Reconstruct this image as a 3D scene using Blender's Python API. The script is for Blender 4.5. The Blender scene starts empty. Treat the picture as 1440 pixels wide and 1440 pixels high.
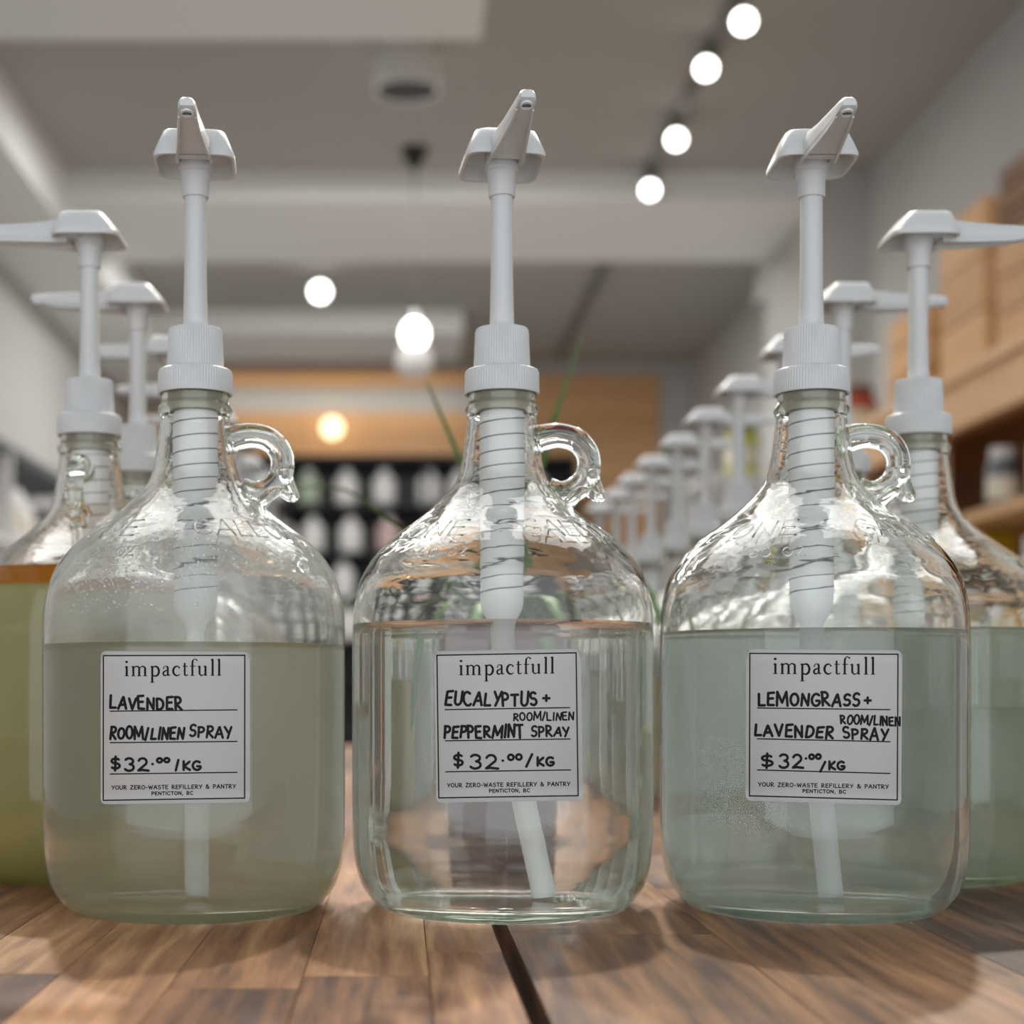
import bpy, math, random
from mathutils import Vector, Matrix
PI = math.pi
random.seed(7)
sc = bpy.context.scene
C = sc.collection

# ------------------------------------------------------------------ camera, world, lights, exposure
T = 0.9                       # height of the table top
CZ = T + 0.1166               # height of the lens
cd = bpy.data.cameras.new('camera')
cam = bpy.data.objects.new('camera', cd); C.objects.link(cam)
cam.location = (0, 0, CZ); cam.rotation_euler = (PI / 2, 0, 0)
cd.sensor_width = 36; cd.lens = 54                 # 2160 px on a 1440 px frame
cd.shift_x = 160 / 1440; cd.shift_y = 240 / 1440   # level camera, rising front
cd.clip_start = 0.02; cd.clip_end = 60
cd.dof.use_dof = True; cd.dof.focus_distance = 0.735; cd.dof.aperture_fstop = 6.0
sc.camera = cam

w = bpy.data.worlds.new('shop_front_daylight'); sc.world = w; w.use_nodes = True
bg = w.node_tree.nodes['Background']
bg.inputs[0].default_value = (0.90, 0.95, 1.0, 1); bg.inputs[1].default_value = 1.3

def area(name, loc, rot, sx, sy, power, col=(1, 1, 1), spread=PI):
    l = bpy.data.lights.new(name, 'AREA'); l.shape = 'RECTANGLE'; l.size = sx; l.size_y = sy
    l.energy = power; l.color = col; l.spread = spread
    o = bpy.data.objects.new(name, l); C.objects.link(o); o.location = loc; o.rotation_euler = rot
    return o
area('added_ceiling_fill', (0.1, 2.3, 3.38), (0, 0, 0), 3.2, 2.0, 60, (1, 0.99, 0.97))  # added soft overhead fill for the jugs, no real fitting
area('added_ceiling_fill', (-0.1, 6.35, 3.36), (0, 0, 0), 2.0, 0.5, 32, (1, 0.99, 0.96))  # added fill to brighten the middle of the room, no fitting there
area('added_ceiling_fill', (-0.1, 8.55, 3.38), (0, 0, 0), 1.6, 0.25, 58, (1, 0.98, 0.95))  # added fill, out of sight behind the wide cross beam, lights the rear shelving
area('added_ceiling_fill', (-0.5, 11.1, 3.36), (0, 0, 0), 2.0, 0.3, 7, (1, 0.92, 0.80))  # added warm fill for the back wall, hidden by the far beam

for sx, sy in ((1.18, 3.3), (-0.75, 2.9), (0.30, 2.3)):     # beams of the ceiling spots, aimed at the table
    l = bpy.data.lights.new('spot_beam', 'SPOT'); l.energy = 165; l.color = (1, 0.93, 0.82); l.spot_size = math.radians(26); l.spot_blend = 0.6; l.shadow_soft_size = 0.045
    o = bpy.data.objects.new('spot_beam', l); C.objects.link(o); o.location = (sx, sy, CZ + 2.2)
    o.rotation_euler = (Vector((0.05, 0.75, T)) - o.location).to_track_quat('-Z', 'Y').to_euler()
    l.cycles.is_caustics_light = True

sc.view_settings.view_transform = 'Standard'; sc.view_settings.look = 'None'
sc.view_settings.gamma = 1; sc.view_settings.use_curve_mapping = False
sc.view_settings.exposure = 0.20
cy = sc.cycles
cy.max_bounces = 40; cy.transmission_bounces = 36; cy.transparent_max_bounces = 24
cy.diffuse_bounces = 9; cy.glossy_bounces = 24; cy.volume_bounces = 0
cy.caustics_refractive = True; cy.caustics_reflective = False; cy.blur_glossy = 0.0
cy.sample_clamp_indirect = 20; cy.sample_clamp_direct = 0
cy.use_denoising = True

def W(px, py, Y):             # a measured direction and a distance give a point of the room
    return ((px - 560) * Y / 2160, Y, CZ + (960 - py) * Y / 2160)

# ------------------------------------------------------------------ materials
def mat(name):
    m = bpy.data.materials.new(name); m.use_nodes = True
    nt = m.node_tree
    for n in list(nt.nodes): nt.nodes.remove(n)
    out = nt.nodes.new('ShaderNodeOutputMaterial')
    return m, nt, out
def N(nt, t, **kw):
    n = nt.nodes.new(t)
    for k, v in kw.items():
        if k.startswith('_'): n.inputs[k[1:].replace('_', ' ')].default_value = v
        else: setattr(n, k, v)
    return n
def srgb(r, g, b):
    f = lambda c: (c / 255 / 12.92) if c / 255 <= 0.04045 else ((c / 255 + 0.055) / 1.055) ** 2.4
    return (f(r), f(g), f(b), 1)
def plain(name, col, rough=0.5, spec=0.5, noise=0.06, scale=6, bump=0.0, sub=0.0, coat=0.0, metallic=0.0):
    m, nt, out = mat(name); L = nt.links.new
    p = N(nt, 'ShaderNodeBsdfPrincipled', _Roughness=rough, _Metallic=metallic)
    p.inputs['Specular IOR Level'].default_value = spec; p.inputs['Coat Weight'].default_value = coat
    tc = N(nt, 'ShaderNodeTexCoord'); nz = N(nt, 'ShaderNodeTexNoise', _Scale=scale, _Detail=4.0)
    L(tc.outputs['Object'], nz.inputs['Vector'])
    mr = N(nt, 'ShaderNodeMapRange'); mr.inputs['To Min'].default_value = 1 - noise; mr.inputs['To Max'].default_value = 1 + noise
    L(nz.outputs['Fac'], mr.inputs['Value'])
    mx = N(nt, 'ShaderNodeVectorMath', operation='SCALE'); mx.inputs[0].default_value = col[:3]
    L(mr.outputs[0], mx.inputs['Scale']); L(mx.outputs[0], p.inputs['Base Color'])
    if bump:
        b = N(nt, 'ShaderNodeBump', _Strength=bump, _Distance=0.002); L(nz.outputs['Fac'], b.inputs['Height']); L(b.outputs[0], p.inputs['Normal'])
    if sub:
        p.inputs['Subsurface Weight'].default_value = sub; p.inputs['Subsurface Scale'].default_value = 0.004
    L(p.outputs[0], out.inputs[0]); return m
def emit(name, col, s):
    m, nt, out = mat(name); e = N(nt, 'ShaderNodeEmission', _Color=col, _Strength=s); nt.links.new(e.outputs[0], out.inputs[0]); return m
def glass(name, tint, dens, ripple=0.12, rough=0.0, vol=(0.68, 0.86, 0.66, 1), fog=0.0):
    m, nt, out = mat(name); L = nt.links.new
    g = N(nt, 'ShaderNodeBsdfGlass', _Color=tint, _Roughness=rough, _IOR=1.5)
    tc = N(nt, 'ShaderNodeTexCoord'); mp = N(nt, 'ShaderNodeMapping'); mp.inputs['Scale'].default_value = (1, 1, 2.2)
    L(tc.outputs['Object'], mp.inputs['Vector'])
    nz = N(nt, 'ShaderNodeTexNoise', _Scale=42.0, _Detail=1.5, _Distortion=0.6); L(mp.outputs[0], nz.inputs['Vector'])
    sx = N(nt, 'ShaderNodeSeparateXYZ'); L(tc.outputs['Object'], sx.inputs[0])
    mr = N(nt, 'ShaderNodeMapRange'); mr.inputs['From Min'].default_value = 0.150; mr.inputs['From Max'].default_value = 0.205
    mr.inputs['To Min'].default_value = 0.12 * ripple; mr.inputs['To Max'].default_value = ripple
    L(sx.outputs['Z'], mr.inputs['Value'])
    b = N(nt, 'ShaderNodeBump', _Distance=0.004); L(nz.outputs['Fac'], b.inputs['Height']); L(mr.outputs[0], b.inputs['Strength'])
    L(b.outputs[0], g.inputs['Normal'])
    last = g.outputs[0]
    if fog:
        d = N(nt, 'ShaderNodeBsdfDiffuse', _Color=(0.8, 0.82, 0.8, 1)); t = N(nt, 'ShaderNodeBsdfTranslucent', _Color=(0.8, 0.82, 0.8, 1))
        a = N(nt, 'ShaderNodeMixShader'); a.inputs[0].default_value = 0.5; L(d.outputs[0], a.inputs[1]); L(t.outputs[0], a.inputs[2])
        nf = N(nt, 'ShaderNodeTexNoise', _Scale=14.0, _Detail=3.0); L(tc.outputs['Object'], nf.inputs['Vector'])
        m1 = N(nt, 'ShaderNodeMapRange'); m1.inputs['From Min'].default_value = 0.30; m1.inputs['From Max'].default_value = 0.7
        m1.inputs['To Min'].default_value = fog * 0.3; m1.inputs['To Max'].default_value = fog; L(nf.outputs['Fac'], m1.inputs['Value'])
        m2 = N(nt, 'ShaderNodeMapRange'); m2.inputs['From Min'].default_value = 0.135; m2.inputs['From Max'].default_value = 0.150; L(sx.outputs['Z'], m2.inputs['Value'])
        m3 = N(nt, 'ShaderNodeMapRange'); m3.inputs['From Min'].default_value = 0.190; m3.inputs['From Max'].default_value = 0.220; m3.inputs['To Min'].default_value = 1; m3.inputs['To Max'].default_value = 0; L(sx.outputs['Z'], m3.inputs['Value'])
        mq = N(nt, 'ShaderNodeMath', operation='MULTIPLY'); L(m2.outputs[0], mq.inputs[0]); L(m3.outputs[0], mq.inputs[1])
        mm = N(nt, 'ShaderNodeMath', operation='MULTIPLY'); L(m1.outputs[0], mm.inputs[0]); L(mq.outputs[0], mm.inputs[1])
        x = N(nt, 'ShaderNodeMixShader'); L(mm.outputs[0], x.inputs[0]); L(g.outputs[0], x.inputs[1]); L(a.outputs[0], x.inputs[2]); last = x.outputs[0]
    L(last, out.inputs[0])
    if dens:
        v = N(nt, 'ShaderNodeVolumeAbsorption', _Color=vol, _Density=dens); L(v.outputs[0], out.inputs['Volume'])
    return m
def liquid(name, col, cloud, dens, vol):
    m, nt, out = mat(name); L = nt.links.new
    g = N(nt, 'ShaderNodeBsdfGlass', _Color=(1, 1, 1, 1), _Roughness=0.0, _IOR=1.34)
    last = g.outputs[0]
    if cloud:
        d = N(nt, 'ShaderNodeBsdfDiffuse', _Color=col); t = N(nt, 'ShaderNodeBsdfTranslucent', _Color=col)
        a = N(nt, 'ShaderNodeMixShader'); a.inputs[0].default_value = 0.35; L(d.outputs[0], a.inputs[1]); L(t.outputs[0], a.inputs[2])
        x = N(nt, 'ShaderNodeMixShader'); x.inputs[0].default_value = cloud; L(g.outputs[0], x.inputs[1]); L(a.outputs[0], x.inputs[2]); last = x.outputs[0]
    L(last, out.inputs[0])
    if dens:
        v = N(nt, 'ShaderNodeVolumeAbsorption', _Color=vol, _Density=dens); L(v.outputs[0], out.inputs['Volume'])
    return m
def milky(name, col, see):
    m, nt, out = mat(name); L = nt.links.new
    p = N(nt, 'ShaderNodeBsdfPrincipled', _Base_Color=col, _Roughness=0.35)
    t = N(nt, 'ShaderNodeBsdfTranslucent', _Color=col); tr = N(nt, 'ShaderNodeBsdfTransparent')
    a = N(nt, 'ShaderNodeMixShader'); a.inputs[0].default_value = 0.22; L(p.outputs[0], a.inputs[1]); L(t.outputs[0], a.inputs[2])
    b = N(nt, 'ShaderNodeMixShader'); b.inputs[0].default_value = see; L(a.outputs[0], b.inputs[1]); L(tr.outputs[0], b.inputs[2])
    L(b.outputs[0], out.inputs[0]); return m
def wood(name, stops, yaw=0.0, rough=0.38, sc_=1.0, axis='Y', vary=0.35, coat=0.15):
    m, nt, out = mat(name); L = nt.links.new
    p = N(nt, 'ShaderNodeBsdfPrincipled', _Roughness=rough); p.inputs['Specular IOR Level'].default_value = 0.3; p.inputs['Coat Weight'].default_value = coat; p.inputs['Coat Roughness'].default_value = 0.3
    geo = N(nt, 'ShaderNodeNewGeometry'); oi = N(nt, 'ShaderNodeObjectInfo')
    off = N(nt, 'ShaderNodeVectorMath', operation='SCALE'); cmb = N(nt, 'ShaderNodeCombineXYZ')
    for k in range(3): L(oi.outputs['Random'], cmb.inputs[k])
    L(cmb.outputs[0], off.inputs[0]); off.inputs['Scale'].default_value = 7.3
    ad = N(nt, 'ShaderNodeVectorMath', operation='ADD'); L(geo.outputs['Position'], ad.inputs[0]); L(off.outputs[0], ad.inputs[1])
    mp = N(nt, 'ShaderNodeMapping'); mp.inputs['Rotation'].default_value = (0, 0, yaw)
    s = {'Y': (13, 0.9, 13), 'X': (0.9, 13, 13), 'Z': (13, 13, 0.9)}[axis]; mp.inputs['Scale'].default_value = tuple(v * sc_ for v in s)
    L(ad.outputs[0], mp.inputs['Vector'])
    n1 = N(nt, 'ShaderNodeTexNoise', _Scale=1.5, _Detail=5.0, _Distortion=0.7); L(mp.outputs[0], n1.inputs['Vector'])
    n2 = N(nt, 'ShaderNodeTexNoise', _Scale=9.0, _Detail=6.0, _Distortion=0.25, _Roughness=0.62); L(mp.outputs[0], n2.inputs['Vector'])
    mx = N(nt, 'ShaderNodeMath', operation='MULTIPLY_ADD'); L(n2.outputs['Fac'], mx.inputs[0]); mx.inputs[1].default_value = 0.62; 
    m2 = N(nt, 'ShaderNodeMath', operation='MULTIPLY'); L(n1.outputs['Fac'], m2.inputs[0]); m2.inputs[1].default_value = 0.46; L(m2.outputs[0], mx.inputs[2])
    vr = N(nt, 'ShaderNodeMapRange'); vr.inputs['To Min'].default_value = -vary / 2; vr.inputs['To Max'].default_value = vary / 2
    L(oi.outputs['Random'], vr.inputs['Value'])
    m3 = N(nt, 'ShaderNodeMath', operation='ADD'); L(mx.outputs[0], m3.inputs[0]); L(vr.outputs[0], m3.inputs[1])
    cr = N(nt, 'ShaderNodeValToRGB'); e = cr.color_ramp.elements
    e[0].position = stops[0][0]; e[0].color = stops[0][1]; e[1].position = stops[-1][0]; e[1].color = stops[-1][1]
    for ps, cc in stops[1:-1]: q = e.new(ps); q.color = cc
    L(m3.outputs[0], cr.inputs[0]); L(cr.outputs[0], p.inputs['Base Color'])
    b = N(nt, 'ShaderNodeBump', _Strength=0.12, _Distance=0.0006); L(n2.outputs['Fac'], b.inputs['Height']); L(b.outputs[0], p.inputs['Normal'])
    L(p.outputs[0], out.inputs[0]); return m

M = {}
M['plastic'] = plain('white_pump_plastic', (0.555, 0.56, 0.56), 0.32, noise=0.02)
M['milky'] = milky('milky_tube_plastic', (0.93, 0.96, 0.96, 1), 0.15)
M['chamber'] = milky('milky_chamber_plastic', (0.90, 0.91, 0.91, 1), 0.22)
M['gasket'] = plain('olive_gasket', srgb(128, 124, 104), 0.6)
M['spring'] = plain('spring_steel', (0.16, 0.17, 0.18), 0.4, metallic=0.5)
M['glass'] = glass('clear_bottle_glass', (0.998, 1, 0.998, 1), 8)
M['fogglass'] = glass('clear_bottle_glass_misted', (0.998, 1, 0.998, 1), 8, fog=0.30)
M['label'] = plain('label_paper', (0.485, 0.485, 0.475), 0.5, noise=0.02, scale=60)
M['ink'] = plain('black_printing', (0.008, 0.008, 0.008), 0.7, 0.2)
M['marker'] = plain('black_marker', (0.005, 0.005, 0.005), 0.6, 0.25)
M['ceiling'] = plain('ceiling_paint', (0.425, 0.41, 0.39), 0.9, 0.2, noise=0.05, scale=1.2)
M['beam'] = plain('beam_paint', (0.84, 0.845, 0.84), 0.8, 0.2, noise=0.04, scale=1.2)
M['wall'] = plain('wall_paint', (0.52, 0.515, 0.505), 0.9, 0.2, noise=0.04, scale=1.0)
M['floor'] = plain('polished_concrete', (0.54, 0.52, 0.50), 0.35, noise=0.15, scale=2.0)
M['black'] = plain('black_metal', (0.015, 0.015, 0.016), 0.5)
M['blackshelf'] = plain('black_shelving', (0.012, 0.013, 0.016), 0.6)
M['white'] = plain('white_enamel', (0.78, 0.78, 0.77), 0.4)
M['greymetal'] = plain('grey_track_metal', (0.17, 0.16, 0.15), 0.5)
M['lamp'] = emit('lit_lamp_lens', (1, 0.98, 0.93, 1), 9)
M['warmlamp'] = emit('warm_lamp_lens', (1, 0.78, 0.45, 1), 3)
M['maroon'] = plain('plum_glazed_pot', srgb(112, 54, 60), 0.35, noise=0.12, scale=20)
M['soil'] = plain('potting_soil', (0.03, 0.02, 0.014), 0.9, noise=0.4, scale=60)
M['leaf'] = plain('fern_green', srgb(88, 120, 62), 0.5, noise=0.25, scale=30)
M['leafdark'] = plain('leaf_green', srgb(62, 92, 44), 0.45, noise=0.25, scale=30)
M['stave'] = wood('acacia_staves', [(0.42, srgb(66, 38, 24)), (0.52, srgb(114, 76, 47)), (0.63, srgb(150, 107, 71)), (0.79, srgb(198, 157, 110))], 0.05, 0.5, vary=0.22, coat=0.04)
M['stave2'] = wood('acacia_board', [(0.42, srgb(60, 36, 23)), (0.53, srgb(104, 71, 43)), (0.64, srgb(140, 100, 64)), (0.79, srgb(190, 149, 102))], -0.32, 0.5, vary=0.10, coat=0.04)
M['pine'] = wood('pine_shelf', [(0.3, srgb(196, 150, 104)), (0.7, srgb(228, 190, 146))], 0, 0.5)
M['crate'] = wood('pine_crate', [(0.3, srgb(190, 142, 94)), (0.7, srgb(224, 178, 128))], 0, 0.6)
M['brown'] = wood('dark_brown_back_panel', [(0.3, srgb(92, 58, 30)), (0.7, srgb(132, 90, 50))], 0, 0.6)
M['panelwood'] = wood('warm_wood_cladding', [(0.3, srgb(198, 148, 102)), (0.7, srgb(220, 174, 126))], 0, 0.5, axis='X', vary=0.2)
for nm, c in dict(yellow=(205, 176, 40), teal=(38, 62, 66), red=(178, 82, 52), rust=(110, 60, 34), cream=(220, 212, 196), navy=(50, 52, 84), lime=(176, 180, 50), amberpack=(196, 150, 70), slate=(92, 98, 104), dark=(38, 38, 36), pink=(205, 178, 176), sage=(172, 188, 166)).items():
    M[nm] = plain(nm + '_packaging', srgb(*c), 0.45, noise=0.08, scale=12)

# ------------------------------------------------------------------ mesh helpers
class MB:
    def __init__(s): s.v = []; s.f = []
    def add(s, vs, fs):
        o = len(s.v); s.v += [tuple(p) for p in vs]; s.f += [tuple(i + o for i in f) for f in fs]; return s
    def box(s, x0, y0, z0, x1, y1, z1, b=0.0):
        if b <= 0:
            return s.add([(x0, y0, z0), (x1, y0, z0), (x1, y1, z0), (x0, y1, z0), (x0, y0, z1), (x1, y0, z1), (x1, y1, z1), (x0, y1, z1)],
                  [(3, 2, 1, 0), (4, 5, 6, 7), (0, 1, 5, 4), (1, 2, 6, 5), (2, 3, 7, 6), (3, 0, 4, 7)])
        # top edges bevelled
        return s.add([(x0, y0, z0), (x1, y0, z0), (x1, y1, z0), (x0, y1, z0), (x0, y0, z1 - b), (x1, y0, z1 - b), (x1, y1, z1 - b), (x0, y1, z1 - b),
                      (x0 + b, y0 + b, z1), (x1 - b, y0 + b, z1), (x1 - b, y1 - b, z1), (x0 + b, y1 - b, z1)],
                  [(3, 2, 1, 0), (0, 1, 5, 4), (1, 2, 6, 5), (2, 3, 7, 6), (3, 0, 4, 7), (4, 5, 9, 8), (5, 6, 10, 9), (6, 7, 11, 10), (7, 4, 8, 11), (8, 9, 10, 11)])
    def lathe(s, prof, n=48, c=(0, 0, 0), rib=None):
        """prof: (r, z) from bottom axis outwards and up; r == 0 points are poles"""
        vs = []; idx = []
        for k, (r, z) in enumerate(prof):
            if r < 1e-7: idx.append([len(vs)]); vs.append((c[0], c[1], c[2] + z))
            else:
                row = []
                for i in range(n):
                    a = 2 * PI * i / n; rr = r
                    if rib and rib[0] <= k <= rib[1] and i % 2: rr = r - rib[2]
                    row.append(len(vs)); vs.append((c[0] + rr * math.cos(a), c[1] + rr * math.sin(a), c[2] + z))
                idx.append(row)
        fs = []
        for a, b in zip(idx, idx[1:]):
            if len(a) == 1 and len(b) == 1: continue
            for i in range(n):
                j = (i + 1) % n
                if len(a) == 1: fs.append((a[0], b[j], b[i]))
                elif len(b) == 1: fs.append((a[i], a[j], b[0]))
                else: fs.append((a[i], a[j], b[j], b[i]))
        return s.add(vs, fs)
    def tube(s, pts, rad, n=12, cap=True, flat=1.0):
        pts = [Vector(p) for p in pts]; m = len(pts)
        rad = rad if isinstance(rad, (list, tuple)) else [rad] * m
        tan = [(pts[min(i + 1, m - 1)] - pts[max(i - 1, 0)]).normalized() for i in range(m)]
        up = Vector((0, 0, 1)) if abs(tan[0].z) < 0.9 else Vector((0, 1, 0))
        nx = tan[0].cross(up).normalized(); vs = []
        for i in range(m):
            nx = (nx - tan[i] * nx.dot(tan[i])).normalized(); ny = tan[i].cross(nx)
            for k in range(n):
                a = 2 * PI * k / n
                vs.append(pts[i] + (nx * math.cos(a) + ny * math.sin(a) * flat) * rad[i])
        fs = [(i * n + k, i * n + (k + 1) % n, (i + 1) * n + (k + 1) % n, (i + 1) * n + k) for i in range(m - 1) for k in range(n)]
        if cap: fs += [tuple(reversed(range(n))), tuple(range((m - 1) * n, m * n))]
        return s.add(vs, fs)
    def loft(s, rings, cap0=True, cap1=True):
        n = len(rings[0]); vs = [p for r in rings for p in r]
        fs = [(i * n + k, i * n + (k + 1) % n, (i + 1) * n + (k + 1) % n, (i + 1) * n + k) for i in range(len(rings) - 1) for k in range(n)]
        if cap0: fs.append(tuple(reversed(range(n))))
        if cap1: fs.append(tuple(range((len(rings) - 1) * n, len(rings) * n)))
        return s.add(vs, fs)
    def build(s, name, m, parent=None, smooth=True, auto=None):
        me = bpy.data.meshes.new(name); me.from_pydata(s.v, [], s.f); me.validate(); me.update()
        me.materials.append(m)
        if smooth:
            me.polygons.foreach_set('use_smooth', [True] * len(me.polygons))
            if auto is not None:
                try: me.set_sharp_from_angle(angle=math.radians(auto))
                except Exception: pass
        o = bpy.data.objects.new(name, me); C.objects.link(o)
        if parent is not None: o.parent = parent
        return o

def crom(pts, n=6):
    """Catmull-Rom through 2- or 3-D points"""
    out = []
    P = [pts[0]] + list(pts) + [pts[-1]]
    for i in range(1, len(P) - 2):
        for k in range(n):
            t = k / n
            out.append(tuple(0.5 * ((2 * b) + (-a + c) * t + (2 * a - 5 * b + 4 * c - d) * t * t + (-a + 3 * b - 3 * c + d) * t ** 3) for a, b, c, d in zip(P[i - 1], P[i], P[i + 1], P[i + 2])))
    out.append(tuple(pts[-1])); return out
def tag(o, label=None, cat=None, group=None, kind=None):
    if label: o['label'] = label
    if cat: o['category'] = cat
    if group: o['group'] = group
    if kind: o['kind'] = kind
    return o
def empty(name, loc, rz=0.0):
    o = bpy.data.objects.new(name, None); C.objects.link(o); o.location = loc; o.rotation_euler = (0, 0, rz); o.empty_display_size = 0.05; return o
kids = {}
def copy_tree(o, parent=None):
    c = o.copy(); C.objects.link(c)
    if parent is not None: c.parent = parent
    for ch in [x for x in o.children]: copy_tree(ch, c)
    return c
def struct(name, mb, m, **kw):
    return tag(mb.build(name, m, smooth=False, **kw), kind='structure')

# ------------------------------------------------------------------ room
WX0, WX1, YB, ZC, YF = -2.02, 2.20, 11.5, CZ + 2.4, -1.2
struct('floor', MB().box(WX0 - .1, YF, -0.1, WX1 + .1, YB + .1, 0), M['floor'])
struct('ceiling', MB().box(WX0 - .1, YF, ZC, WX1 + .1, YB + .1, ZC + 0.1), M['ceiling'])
struct('wall_left', MB().box(WX0 - .1, YF, 0, WX0, YB, ZC), M['wall'])
struct('wall_right', MB().box(WX1, YF, 0, WX1 + .1, YB, ZC), M['wall'])
wb = struct('wall_back', MB().box(WX0 - .1, YB, 0, WX1 + .1, YB + .1, ZC), M['wall'])
def clad(x0, x1, z0, z1, n):          # boards of wood cladding on the back wall
    h = (z1 - z0) / n
    for k in range(n):
        MB().box(x0, YB - 0.03, z0 + k * h + 0.003, x1, YB - 0.001, z0 + (k + 1) * h - 0.003).build('cladding_board', M['panelwood'], wb, smooth=False)
clad(-2.0, 0.62, CZ + 1.70, CZ + 2.02, 2)
clad(-2.0, 0.62, CZ + 2.21, CZ + 2.34, 1)
clad(0.66, 1.95, CZ + 0.9, CZ + 2.30, 9)
# beams and bulkheads
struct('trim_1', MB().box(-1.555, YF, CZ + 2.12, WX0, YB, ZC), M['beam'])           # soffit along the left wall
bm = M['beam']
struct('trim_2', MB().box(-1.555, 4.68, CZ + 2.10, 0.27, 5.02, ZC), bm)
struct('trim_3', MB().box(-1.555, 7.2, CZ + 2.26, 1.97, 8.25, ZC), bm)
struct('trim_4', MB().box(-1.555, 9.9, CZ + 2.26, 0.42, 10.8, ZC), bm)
struct('trim_5', MB().box(1.97, 7.2, 0, WX1, 8.25, ZC), M['wall'])                    # pilaster on the right wall

# ------------------------------------------------------------------ ceiling fittings
def track(y0, y1, label):
    r = empty('lighting_track', (1.18, (y0 + y1) / 2, ZC)); h = (y1 - y0) / 2
    MB().box(-0.02, -h, -0.035, 0.02, h, 0).build('rail', M['greymetal'], r, False)
    for s in (-1, 1): MB().box(-0.026, s * h - 0.02, -0.042, 0.026, s * h + 0.02, 0).build('end_cap', M['greymetal'], r, False)
    return tag(r, label, 'light track')
track(1.4, 7.15, 'dark ceiling track carrying the row of four lit spotlights')
track(8.6, 11.2, 'empty dark ceiling track running on beyond the wide cross beam')
def spot(px, py, Y, first, label, group=None, size=0.036, stem_to=None):
    x, y, z = W(px, py, Y)
    r = empty('track_spotlight', (x, y, z)); top = ZC - 0.035 - z
    d = (Vector((0.05, 0.8, 1.1)) - Vector((x, y, z))).normalized()
    q = Vector((0, 0, 1)).rotation_difference(d).to_matrix().to_4x4()
    def rot(mb): mb.v = [tuple(q @ Vector(v)) for v in mb.v]; return mb
    rot(MB().lathe([(0, -0.13), (size * .8, -0.13), (size * 1.02, -0.11), (size * 1.08, 0.0), (size * 1.08, 0.012), (size, 0.012), (size, 0.0), (0, 0.0)], 28)).build('lamp_housing', M['white'], r, auto=40)
    rot(MB().lathe([(0, 0.002), (size * .99, 0.002), (size * .99, 0.006), (0, 0.010)], 28)).build('lens', M['lamp'], r, auto=50)
    MB().tube([(0, 0.05, -0.0), (0, 0.06, top * .5), (0.0, 0.06, top)], 0.008, 8).build('arm', M['greymetal'], r)
    return tag(r, label, 'spotlight', group)
spot(1046, 30, 5.20, 1, 'lit spotlight nearest the top edge, first of the four on the right track', 'spotlights on the right track')
spot(993, 96, 5.72, 0, 'lit spotlight second from the top on the right track', 'spotlights on the right track')
spot(951, 196, 6.46, 0, 'lit spotlight third from the top on the right track', 'spotlights on the right track')
spot(914, 267, 7.08, 0, 'lit spotlight lowest of the four on the right track, by the cross beam', 'spotlights on the right track')
# single spotlight left of the pendant, hung below the far ceiling
spot(450, 410, 9.0, 0, 'lone lit round spotlight left of the hanging pendant, beyond the cross beam', size=0.052)
# pendant
x, y, z = W(583, 470, 6.9)
r = empty('pendant_light', (x, y, ZC)); zz = z - ZC
MB().lathe([(0, -0.09), (0.02, -0.09), (0.055, -0.03), (0.06, 0), (0, 0)], 28).build('canopy', M['black'], r, auto=40)
MB().tube([(0, 0, -0.05), (0, 0, zz + 0.09)], 0.004, 8).build('cord', M['greymetal'], r)
MB().lathe([(0, 0.055), (0.02, 0.055), (0.02, 0.10), (0, 0.10)], 20, (0, 0, zz)).build('lamp_holder', M['white'], r, auto=40)
MB().lathe([(0.056 * math.sin(a), -0.066 * math.cos(a)) for a in [PI * k / 16 for k in range(17)]], 28, (0, 0, zz)).build('globe', M['lamp'], r)
MB().lathe([(0, -0.20), (0.05, -0.19), (0.085, -0.15), (0.075, -0.072), (0.070, -0.070), (0.045, -0.08), (0, -0.09)], 28, (0, 0, zz)).build('lower_cup', M['white'], r, auto=50)
tag(r, 'bright globe pendant hanging on a thin cord from a black canopy', 'pendant lamp')
# cylinders under the ceiling
def downlight(px, Y, rad, drop, zc, label):
    x = (px - 560) * Y / 2160
    r = empty('ceiling_downlight', (x, Y, ZC))
    MB().lathe([(rad * .9, -drop + 0.02), (rad * .93, -drop), (rad, -drop), (rad, -drop + 0.02), (rad * .86, -0.02), (rad * .8, 0), (0, 0)], 40).build('housing', M['white'], r, auto=40)
    MB().lathe([(0, -drop + 0.012), (rad * .9, -drop + 0.012), (rad * .9, -drop + 0.02), (0, -drop + 0.02)], 40).build('baffle', M['black'], r, auto=40)
    return tag(r, label, 'ceiling light')
downlight(573, 5.75, 0.125, 0.19, 0, 'white round ceiling fitting with dark underside above the middle pump')
downlight(1097, 8.75, 0.15, 0.24, 0, 'white round ceiling fitting with dark underside behind the right pump stem')
# small warm lamp on the back cladding
x, y, z = W(467, 601, 11.3)
r = empty('wall_lamp', (x, YB - 0.03, z))
MB().tube([(0, 0, 0), (0, -0.10, 0)], 0.02, 12).build('bracket', M['black'], r, auto=40)
MB().lathe([(0.075 * math.sin(a), -0.075 * math.cos(a)) for a in [PI * k / 14 for k in range(15)]], 24, (0, -0.15, 0)).build('globe', M['warmlamp'], r)
tag(r, 'small warm yellow globe lamp on the orange wood wall', 'wall lamp')

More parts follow.
